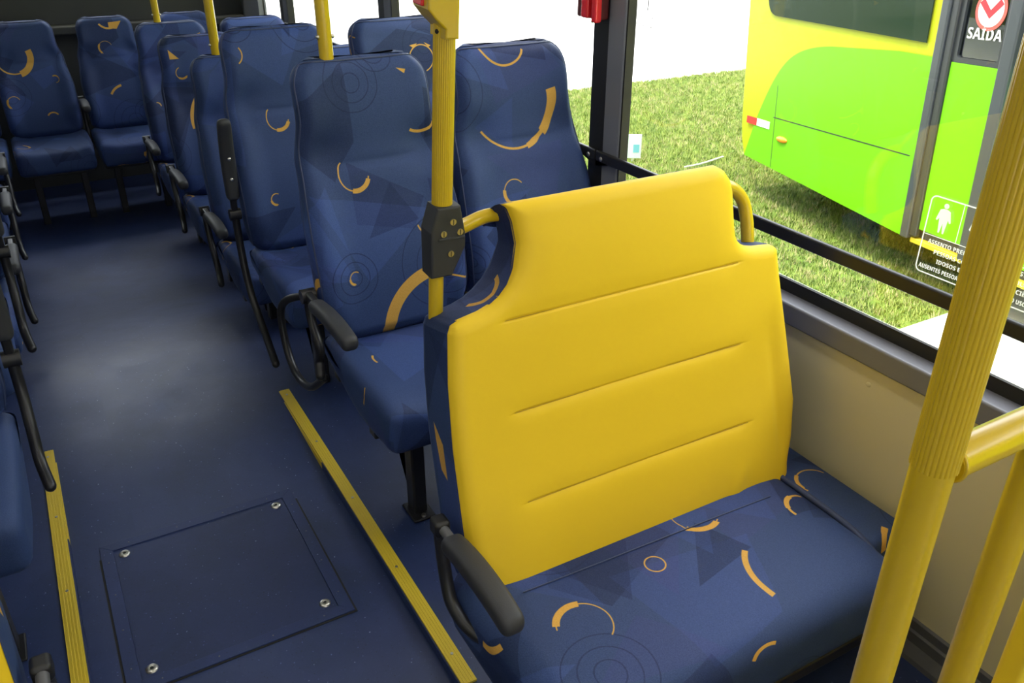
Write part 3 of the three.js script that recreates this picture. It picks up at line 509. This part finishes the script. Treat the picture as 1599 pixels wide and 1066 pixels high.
  const o = side;
  mesh('support_tube', tube([[0, 0.0, 0], [0, -0.05, 0.006], [0, -0.11, 0.018], [0, -0.155, 0.04], [o * 0.012, -0.185, 0.08], [o * 0.04, -0.2, 0.13]], 0.0125, 50, 12), M.steelDark, a);
  mesh('pivot', rbox(0.03, 0.034, 0.034, 0.008, 0, 0.0, 0.002), M.black, a);
  mesh('stem', tube([[0, 0.002, 0.01], [0, 0.002, 0.06]], 0.0095, 8, 12), M.steelGrey, a);
  mesh('pad', softBox(0.046, 0.036, 0.235, 0.015, 0.008, (q) => { const t = q.z / 0.118; q.y += -0.014 * t * t; q.x *= 1 - 0.07 * t * t; return q; }).translate(0, 0.008, 0.157), M.padBlack, a);
  return g;
}
prioritySeat('wide seat with bright yellow vinyl back and blue patterned bench', 1);
prioritySeat('yellow-backed wide seat cut off at the lower left corner', -1).position.x -= 0.047;

// ───────────────────────── yellow poles
function ribbed(r, h, n = 30) {
  const pts = []; for (let i = 0; i < n * 8; i++) { const a = i / (n * 8) * Math.PI * 2, q = r - 0.0007 * Math.pow(0.5 + 0.5 * Math.cos(a * n), 3); pts.push([Math.cos(a) * q, Math.sin(a) * q]); }
  return extrude(pts, h).rotateX(-Math.PI / 2);
}
{ // pole at the yellow seat's aisle corner
  const p = thing('grab_pole', 'ribbed yellow pole rising from the aisle corner of the yellow seat back', 'pole', [0.530, 0, -1.264]); p.rotation.set(0.05, 0, -0.032);
  mesh('lower_tube', cyl(0.0128, 0.22, 28).translate(-0.011, 0.85, 0), M.poleYellow, p);
  mesh('ribbed_sleeve', ribbed(0.0172, TOP - 0.03 - 0.98).translate(-0.002, 0.98, 0), M.poleYellow, p);
  const clamp = mesh('clamp', extrude([[-0.02, 0.062], [0.022, 0.062], [0.032, 0.014], [0.033, 0.0], [0.033, -0.012], [0.0095, -0.062], [-0.029, -0.062], [-0.031, 0.0], [-0.0315, 0.02]], 0.034, 0.004).translate(0, 0.94, -0.016), M.padBlack, p, 'black tee clamp with four slotted screws');
  mesh('clamp_ridge', rbox(0.05, 0.005, 0.006, 0.002, 0.006, 0.947, 0.021), M.padBlack, clamp);
  for (const [x, y] of [[0.008, 0.976], [-0.009, 0.957], [0.021, 0.957], [0.005, 0.92]]) { const b = mesh('screw', cyl(0.0055, 0.003, 16).rotateX(Math.PI / 2).translate(x, y, 0.0225), M.chrome, clamp); mesh('slot', box(0.0012, 0.009, 0.0006, x, y, 0.0243), M.rubber, b); }
  mesh('side_tube', tube([[0.02, 0.95, 0], [0.05, 0.957, -0.004], [0.085, 0.962, -0.012], [0.14, 0.962, -0.014]], 0.0125, 30, 16), M.poleYellow, p);
  const s = thing('stop_button', 'yellow push-button box with a red front on the ribbed pole', 'button', [0.570, 1.262, -1.201]); s.rotation.set(0.05, 0, -0.032);
  mesh('housing', extrude([[-0.014, 0], [0.008, 0], [0.008, 0.2], [-0.042, 0.2], [-0.042, 0.042], [-0.03, 0.028], [-0.014, 0.014]], 0.05, 0.003).translate(0, 0, -0.022), M.poleYellow, s);
  mesh('button', rbox(0.006, 0.09, 0.032, 0.002, -0.0435, 0.09, 0.0), M.red, s, 'red button');
  mesh('screw', new THREE.SphereGeometry(0.004, 10, 6).translate(-0.016, 0.008, 0.006), M.rubber, s);
}
[[0.678, -2.115, 1.085, 'first'], [0.69, -3.51, 0.88, 'third'], [0.705, -4.96, 0.835, 'fifth']].forEach(([x, z, y, nth], i) => {
  const p = thing('seat_pole', `yellow pole rising from the top of the ${nth} blue seat back behind the yellow seat`, 'pole', [x, y, z], 'yellow poles on the seat backs');
  mesh('tube', cyl(0.0175, TOP - 0.03 - y + 0.13, 28).translate(0, (TOP - 0.03 - y - 0.13) / 2, 0), M.poleYellow, p);
  for (const s of [-1, 1]) mesh('screw', new THREE.SphereGeometry(0.0055, 10, 8).translate(s * 0.0185, 0.055, 0.004), M.chrome, p);
  if (!i) mesh('collar', new THREE.TorusGeometry(0.019, 0.006, 10, 28).rotateX(Math.PI / 2).translate(0, 0.24, 0), M.black, p);
});
{ // near pole with guard frame
  const p = thing('guard_pole', 'thick ribbed yellow pole with a side rail in the right foreground', 'pole', [0.52, 0, -0.286]);
  mesh('ribbed_sleeve', ribbed(0.0172, TOP - 0.03 - 1.08).translate(0, 1.08, 0), M.poleYellow, p);
  mesh('lower_tube', cyl(0.0157, 1.085, 32).translate(0, 0.543, 0), M.poleYellow, p);
  mesh('side_rail', cyl(0.0148, 0.855, 28).rotateZ(Math.PI / 2).translate(0.4425, 1.077, 0), M.poleYellow, p);
  mesh('weld_collar', new THREE.TorusGeometry(0.0148, 0.002, 8, 28).rotateY(Math.PI / 2).translate(0.0175, 1.077, 0), M.poleYellow, p);
  mesh('inner_post', cyl(0.0148, 1.06, 28).translate(0.148, 0.531, 0), M.poleYellow, p);
  mesh('floor_flange', cyl(0.032, 0.006, 24).translate(0, 0.0035, 0), M.poleYellow, p);
  const g = thing('partition_board', 'yellow guard panel in the bottom right corner beside the inner post', 'panel', [1.03, 0.48, -0.262]);
  mesh('sheet', rbox(0.64, 0.8, 0.026, 0.006, 0, 0.03, 0), M.panelYellow, g);
  for (const s of [-1, 1]) mesh('clip', rbox(0.03, 0.05, 0.03, 0.004, s * 0.3, 0.45, -0.012), M.black, g);
}
{ // red emergency device on the front pillar
  const r = thing('emergency_release', 'red emergency window release fixed high on the front pillar', 'emergency handle', [1.375, 1.25, -1.965]);
  mesh('base', rbox(0.03, 0.19, 0.11, 0.006, 0.004, 0.0, -0.02), M.redDark, r);
  mesh('lever', rbox(0.022, 0.18, 0.03, 0.006, -0.02, -0.002, -0.012), M.red, r, 'bright red lever');
  mesh('guard', rbox(0.022, 0.19, 0.022, 0.006, -0.016, -0.006, 0.026), M.red, r);
  mesh('screw', new THREE.SphereGeometry(0.0045, 10, 6).translate(-0.012, -0.1, 0.004), M.chrome, r);
}

// ───────────────────────── window stickers (print on the glass)
const font = await new FontLoader().loadAsync('fonts/droid/droid_sans_bold.typeface.json');
const text = (s, size, depth = 0.0003) => { const g = new TextGeometry(s, { font, size, depth, curveSegments: 4, bevelEnabled: false }); return g; };
{
  const s = thing('priority_seat_sticker', 'white printed priority seat sticker on the window behind the ribbed pole', 'sticker', [1.4372, 0.804, -0.935]);
  // sticker axes: a runs along the window towards the front (+z), b up; letters read from inside
  const place = (g, a, b) => g.rotateY(-Math.PI / 2).translate(0, b, a);
  const W = 0.27, Hh = 0.152, frame = roundRect(0, 0, W, Hh, 0.012); frame.holes.push(roundRect(0.0025, 0.0025, W - 0.0025, Hh - 0.0025, 0.0095));
  mesh('border', place(extrude(frame, 0.0003), 0, 0), M.stickerWhite, s);
  mesh('divider', merge([place(box(W - 0.004, 0.0015, 0.0003, W / 2, 0.076, 0), 0, 0), place(box(0.0015, 0.074, 0.0003, 0.068, 0.114, 0), 0, 0), place(box(0.0015, 0.074, 0.0003, 0.136, 0.114, 0), 0, 0), place(box(0.0015, 0.074, 0.0003, 0.202, 0.114, 0), 0, 0)]), M.stickerWhite, s);
  const person = [[-0.006, 0], [-0.003, 0], [0, 0.02], [0.003, 0], [0.006, 0], [0.009, 0.028], [0.013, 0.022], [0.0155, 0.024], [0.0105, 0.044], [0.004, 0.0465], [-0.004, 0.0465], [-0.0105, 0.044], [-0.0155, 0.024], [-0.013, 0.022], [-0.009, 0.028]];
  for (const [a, k] of [[0.034, 1], [0.102, 1], [0.169, 1], [0.236, 1]]) mesh('pictogram', merge([place(extrude(person, 0.0003), a, 0.085), place(new THREE.CylinderGeometry(0.005, 0.005, 0.0003, 20).rotateX(Math.PI / 2).translate(0, 0.0525, 0), a, 0.085)]), M.stickerWhite, s);
  [['ASSENTO PREFERENCIAL PARA GESTANTES,', 0.014, 0.0605], ['PESSOAS COM CRIANÇAS DE COLO,', 0.03, 0.043], ['IDOSOS E PESSOAS COM DEFICIÊNCIA', 0.04, 0.0265], ['AUSENTES PESSOAS NESTAS CONDIÇÕES, O USO É LIVRE', 0.007, 0.0095]].forEach(([t, a, b]) => {
    const g = text(t, 0.0082); g.computeBoundingBox(); const k = Math.min(1, (W - 0.012 - a) / g.boundingBox.max.x); g.scale(k, 1, 1); mesh('text_line', place(g, a, b), M.stickerWhite, s);
  });
  const e = thing('emergency_exit_sticker', 'faint white emergency exit lettering high on the window by the pillar', 'sticker', [1.4372, 1.15, -1.86]);
  mesh('text_line', place(text('SAÍDA DE', 0.010).center(), 0.03, 0.018), M.white, e); mesh('text_line', place(text('EMERGÊNCIA', 0.010).center(), 0.036, 0.002), M.white, e);
  mesh('arrow', place(box(0.004, 0.07, 0.0003, 0.036, 0.072, 0), 0, 0), M.pillarGrey, e);
}

// ───────────────────────── outside: ground, lawn, pavement
{
  const [c, x] = canvas(2048, 2048); reseed(41); x.fillStyle = '#748c3c'; x.fillRect(0, 0, 2048, 2048);
  for (let i = 0; i < 900; i++) { const r = rr(20, 150); x.fillStyle = ['rgba(70,92,32,0.12)', 'rgba(104,120,52,0.12)', 'rgba(130,122,80,0.10)', 'rgba(74,104,40,0.12)'][i % 4]; x.beginPath(); x.ellipse(rr(0, 2048), rr(0, 2048), r, r * rr(0.3, 0.9), rr(0, 3), 0, 7); x.fill(); }
  for (let i = 0; i < 90000; i++) { x.strokeStyle = ['rgba(88,112,42,0.5)', 'rgba(70,96,38,0.5)', 'rgba(118,132,64,0.4)', 'rgba(66,90,32,0.5)'][i % 4]; x.lineWidth = rr(1, 2.4); const a = rr(0, 2048), b = rr(0, 2048); x.beginPath(); x.moveTo(a, b); x.lineTo(a + rr(-6, 6), b + rr(-14, 14)); x.stroke(); }
  const grass = std({ map: texture(c, 0.33), roughness: 0.95, specularIntensity: 0.2 });
  const conc = (() => { const [q, y] = canvas(1024, 1024); reseed(43); y.fillStyle = '#e9e6df'; y.fillRect(0, 0, 1024, 1024); for (let i = 0; i < 9000; i++) { const v = Math.floor(rr(205, 250)); y.fillStyle = `rgba(${v},${v},${v - 6},0.25)`; const r = rr(1, 14); y.beginPath(); y.ellipse(rr(0, 1024), rr(0, 1024), r, r, 0, 0, 7); y.fill(); } return std({ map: texture(q, 0.25), roughness: 0.9 }); })();
  const flat = (n, x0, x1, z0, z1, top, m, label, th = 0.1) => { const g = mesh(n, metricUV(box(x1 - x0, th, z1 - z0, (x0 + x1) / 2, top - th / 2, (z0 + z1) / 2), (a, b, d) => [a, d + b]), m); g.userData = { kind: 'structure', label }; return g; };
  flat('ground', -70, 90, -120, 60, GROUND - 0.06, conc, 'pale ground under everything outside', 0.3);
  flat('lawn', -14, 40, -9.92, -2.88, GROUND, grass, 'green lawn outside the right-hand windows', 0.06);
  flat('pavement', -14, 40, -2.88, 20, GROUND + 0.005, conc, 'pale concrete paving in front of the lawn', 0.065);
  flat('pavement_far', -60, 80, -110, -9.92, GROUND + 0.005, conc, 'bright pale paving beyond the lawn', 0.065);
  { const b = mesh('neighbouring_building', merge([box(0.4, 7, 30, -3.6, GROUND + 3.5, -3), ...[0, 1, 2, 3, 4, 5].map((k) => box(0.12, 7, 0.4, -3.36, GROUND + 3.5, -14 + k * 4.4))]), std({ color: lin(0.1, 0.1, 0.1), roughness: 0.9 })); b.userData = { kind: 'structure', label: 'dull grey building close along the left side, out of the picture' }; }
  // grass blades over the part of the lawn the window shows
  const bl = []; reseed(47);
  for (let i = 0; i < 7; i++) { const a = rr(0, 6.28), l = rr(0.03, 0.06), w = rr(0.003, 0.006), ox = rr(-0.03, 0.03), oz = rr(-0.03, 0.03), t = new THREE.BufferGeometry(), tip = [ox + Math.cos(a + 1) * l * 0.6, l, oz + Math.sin(a + 1) * l * 0.6]; t.setAttribute('position', new THREE.Float32BufferAttribute([ox - Math.cos(a) * w, 0, oz - Math.sin(a) * w, ox + Math.cos(a) * w, 0, oz + Math.sin(a) * w, ...tip], 3)); t.setAttribute('uv', new THREE.Float32BufferAttribute([0, 0, 1, 0, 0.5, 1], 2)); t.computeVertexNormals(); bl.push(t); }
  const N = 90000, im = new THREE.InstancedMesh(mergeGeometries(bl), std({ color: 0xffffff, roughness: 0.8, side: THREE.DoubleSide }), N), mt = new THREE.Matrix4(), col = new THREE.Color();
  const tones = [[0.21, 0.29, 0.045], [0.31, 0.37, 0.08], [0.14, 0.21, 0.035], [0.42, 0.38, 0.17], [0.23, 0.32, 0.055]];
  for (let i = 0; i < N; i++) {
    const x0 = rr(3.2, 12), z0 = rr(-9.95, -2.9), k = rr(0.5, 1.15); mt.makeRotationY(rr(0, 6.28)).scale(V(k, k, k)).setPosition(x0, GROUND - 0.002, z0); im.setMatrixAt(i, mt);
    const dry = 0.5 + 0.5 * Math.sin(x0 * 3.1 + Math.sin(z0 * 2.3) * 2) * Math.sin(z0 * 2.7 + Math.cos(x0 * 1.9)), t = tones[rnd() < 0.25 * dry ? 3 : Math.floor(rnd() * 5) % 3 + (rnd() < 0.1 ? 2 : 0)];
    const v = rr(0.8, 1.2); im.setColorAt(i, col.setRGB(t[0] * v, t[1] * v, t[2] * v));
  }
  im.name = 'grass_blades'; im.castShadow = im.receiveShadow = true; im.userData = { label: 'short green grass covering the lawn outside', category: 'grass', kind: 'stuff' }; scene.add(im);
  const sg = thing('lawn_sign', 'small white and blue placard standing in the grass beside the pillar', 'sign', [5.22, GROUND, -6.70]);
  mesh('board', rbox(0.16, 0.24, 0.012, 0.003, 0, 0.16, 0), std({ color: lin(0.75, 0.85, 0.88), roughness: 0.5 }), sg); mesh('blue_print', box(0.06, 0.08, 0.002, 0.03, 0.14, 0.0072), std({ color: lin(0.2, 0.55, 0.7), roughness: 0.5 }), sg); mesh('stake', box(0.02, 0.06, 0.01, 0, 0.03, -0.012), M.white, sg);
  sg.rotation.y = -0.55;
  mesh('lawn_line', tube([[5.50, GROUND + 0.03, -6.22], [5.72, GROUND + 0.032, -6.23], [6.08, GROUND + 0.03, -6.32]], 0.011, 20, 8), std({ color: lin(0.5, 0.52, 0.42), roughness: 0.8 })).userData = { label: 'white marking line lying across the grass behind the yellow seat', category: 'line' };
}

// ───────────────────────── the green and yellow bus outside
{
  const PH = 0.056, bus = thing('parked_bus', 'lime green and yellow bus parked on the lawn outside the window', 'bus', [5.479, -0.6, -5.455]);
  bus.rotation.order = 'YZX'; bus.rotation.set(0, Math.atan2(-0.975, -0.22), PH);
  const q = (s, y) => [s * Math.cos(PH) + (y + 0.6) * Math.sin(PH), -s * Math.sin(PH) + (y + 0.6) * Math.cos(PH)]; // seen point -> bus axes
  const paint = (r, g, b) => std({ color: lin(r, g, b), roughness: 0.35, specularIntensity: 0.35 });
  const YEL = paint(0.44, 0.48, 0.008), GRN = paint(0.16, 0.50, 0.008), DARK = std({ color: lin(0.03, 0.033, 0.036), roughness: 0.35 }), GREY = std({ color: lin(0.045, 0.052, 0.06), roughness: 0.4 }), INT = std({ color: lin(0.06, 0.06, 0.07), roughness: 0.7 });
  const tint = std({ color: lin(0.012, 0.03, 0.01), roughness: 0.03, specularIntensity: 0.15 });
  const D0 = 2.09, D1 = 3.15, W = 2.45, ROOF = 2.55;
  const low = (s) => -s * 0.062; // skirt line in bus axes
  const rearEdge = [[0, -0.6], [-0.065, -0.473], [-0.098, -0.338], [-0.154, 0.146], [-0.21, 0.658]].map((p) => q(...p));
  mesh('rear_body', extrude([...rearEdge, [-0.12, 1.6], [-0.06, ROOF - 0.2], [0.12, ROOF], [D0, ROOF], [D0, low(D0)]], W - 0.02, 0.01).translate(0, 0, -W), YEL, bus, 'yellow rear body');
  mesh('front_body', extrude([[D1, low(D1)], [D1, ROOF], [10.6, ROOF], [10.9, 1.2], [10.9, low(D1)]], W - 0.02, 0.01).translate(0, 0, -W), YEL, bus, 'yellow front body');
  mesh('door_bay', merge([box(D1 - D0, 0.06, W - 0.1, (D0 + D1) / 2, low(D0) + 0.03, -W / 2), box(D1 - D0, 0.5, W - 0.02, (D0 + D1) / 2, ROOF - 0.25, -W / 2), box(D1 - D0, ROOF, 0.05, (D0 + D1) / 2, ROOF / 2 - 0.1, -W + 0.6)]), INT, bus);
  // green sweep: a thin proud skin
  const sw = new THREE.Shape(), P = (s, y) => q(s, y);
  sw.moveTo(...P(0.03, -0.598)); sw.lineTo(...P(0.13, -0.3)); sw.quadraticCurveTo(...P(0.30, 0.12), ...P(0.46, 0.26)); sw.quadraticCurveTo(...P(0.62, 0.41), ...P(1.0, 0.46)); sw.lineTo(...P(1.7, 0.535)); sw.lineTo(D0 - 0.005, q(1.96, 0.545)[1]); sw.lineTo(D0 - 0.005, low(D0) + 0.001); sw.lineTo(0.05, -0.001);
  mesh('green_panel', new THREE.ExtrudeGeometry(sw, { depth: 0.004, bevelEnabled: false, curveSegments: 24 }).translate(0, 0, 0), GRN, bus, 'lime green lower side');
  const line = (a, b, w = 0.008) => { const A = q(...a), Bq = q(...b), l = Math.hypot(Bq[0] - A[0], Bq[1] - A[1]); return box(l, w, 0.002, 0, 0, 0).rotateZ(Math.atan2(Bq[1] - A[1], Bq[0] - A[0])).translate((A[0] + Bq[0]) / 2, (A[1] + Bq[1]) / 2, 0.0045); };
  mesh('panel_gap', merge([line([0.396, -0.188], [2.004, -0.083]), line([0.396, 0.07], [0.454, -0.59], 0.005)]), DARK, bus);
  const refl = (s0, s1, m) => mesh('reflector', (() => { const a = q(s0, -0.287 + 0.06 * s0), b = q(s1, -0.287 + 0.06 * s1); return box(b[0] - a[0], 0.06, 0.004, (a[0] + b[0]) / 2, a[1], 0.007); })(), m, bus);
  refl(0.01, 0.17, M.red); refl(0.17, 0.36, M.white);
  mesh('side_marker', new THREE.SphereGeometry(0.05, 20, 12).scale(1.5, 0.5, 0.4).translate(...q(0.56, -0.335), 0.006), std({ color: lin(0.9, 0.3, 0.02), roughness: 0.25 }), bus, 'orange marker lamp');
  // rear side window, tinted
  const a0 = q(0.13, 0.572), a1 = q(1.95, 0.622), win = new THREE.Shape();
  win.moveTo(a0[0] + 0.13, a0[1] + 0.005); win.lineTo(a1[0] - 0.02, a1[1]); win.lineTo(a1[0] - 0.02, 1.95); win.lineTo(a0[0] + 0.05, 1.95); win.quadraticCurveTo(a0[0] - 0.06, 1.95, a0[0] - 0.06, 1.8); win.lineTo(a0[0] - 0.03, a0[1] + 0.14); win.quadraticCurveTo(a0[0] - 0.01, a0[1] + 0.005, a0[0] + 0.13, a0[1] + 0.005);
  mesh('tinted_window', new THREE.ExtrudeGeometry(win, { depth: 0.006, bevelEnabled: false, curveSegments: 16 }), tint, bus);
  // door: posts, lower green leaf, glazed upper leaf
  mesh('door_post', rbox(0.07, ROOF - 0.5 - low(D0), 0.05, 0.012, D0 + 0.03, (ROOF - 0.5 + low(D0)) / 2, 0.0), GREY, bus);
  mesh('door_seal', rbox(0.06, ROOF - 0.55 - low(D0), 0.04, 0.01, D0 + 0.095, (ROOF - 0.5 + low(D0)) / 2, -0.012), DARK, bus);
  const dx0 = D0 + 0.125, dx1 = D0 + 0.51, dy = 1.02;
  mesh('door_leaf', rbox(dx1 - dx0, dy - low(D0) - 0.08, 0.04, 0.006, (dx0 + dx1) / 2, (dy + low(D0) + 0.08) / 2, -0.03), GRN, bus, 'lime green lower half of the exit door');
  const fr = roundRect(dx0, dy, dx1, 2.0, 0.02); fr.holes.push(roundRect(dx0 + 0.035, dy + 0.03, dx1 - 0.035, 1.96, 0.02));
  mesh('door_frame', extrude(fr, 0.04).translate(0, 0, -0.05), DARK, bus);
  mesh('door_pane', box(dx1 - dx0 - 0.06, 0.94, 0.004, (dx0 + dx1) / 2, dy + 0.5, -0.03), std({ color: lin(0.55, 0.6, 0.55), roughness: 0, transmission: 1, thickness: 0 }), bus);
  mesh('door_post', rbox(0.09, ROOF - 0.5 - low(D0), 0.05, 0.012, dx1 + 0.045, (ROOF - 0.5 + low(D0)) / 2, -0.005), GREY, bus);
  mesh('door_leaf', rbox(0.42, dy - low(D0) - 0.08, 0.04, 0.006, dx1 + 0.305, (dy + low(D0) + 0.08) / 2, -0.03), GRN, bus);
  mesh('step_edge', rbox(D1 - D0 - 0.1, 0.035, 0.05, 0.006, (D0 + D1) / 2 + 0.02, low(D0) - 0.005, -0.03), M.stripYellow, bus, 'yellow step edge under the door');
  mesh('interior_pole', cyl(0.02, 1.9, 14).translate(dx0 + 0.16, 1.1, -0.4), M.poleYellow, bus);
  mesh('interior_pole', cyl(0.022, 1.5, 14).rotateZ(0.42).translate(dx0 + 0.24, 1.2, -0.3), M.poleYellow, bus);
  const em = q(2.35, 0.86);
  const sign = mesh('exit_emblem', new THREE.CylinderGeometry(0.115, 0.115, 0.002, 40).rotateX(Math.PI / 2).translate(em[0], em[1], -0.024), std({ color: lin(0.85, 0.1, 0.08), roughness: 0.5 }), bus, 'round red and white exit emblem');
  mesh('white_disc', new THREE.CylinderGeometry(0.094, 0.094, 0.002, 40).rotateX(Math.PI / 2).translate(em[0], em[1], -0.0225), M.white, sign);
  mesh('chevron', extrude([[-0.088, 0.035], [-0.06, 0.062], [0, 0.0], [0.06, 0.062], [0.088, 0.035], [0, -0.048]], 0.001).translate(em[0], em[1], -0.0212), M.red, sign);
  mesh('exit_lettering', text('SAÍDA', 0.062, 0.001).center().scale(1.05, 1, 1).translate(q(2.345, 0.735)[0], q(2.345, 0.735)[1], -0.0235), M.white, bus, 'white lettering SAÍDA');
  for (const s of [4.6, 9.2]) for (const z of [-0.16, -W + 0.16]) { const yw = -(s * Math.sin(PH)) * 0; mesh('wheel', cyl(0.46, 0.28, 36).rotateX(Math.PI / 2).translate(s, -0.35 + 0.46 - s * 0.056, z), M.rubber, bus); }
}
renderer.render(scene, camera);
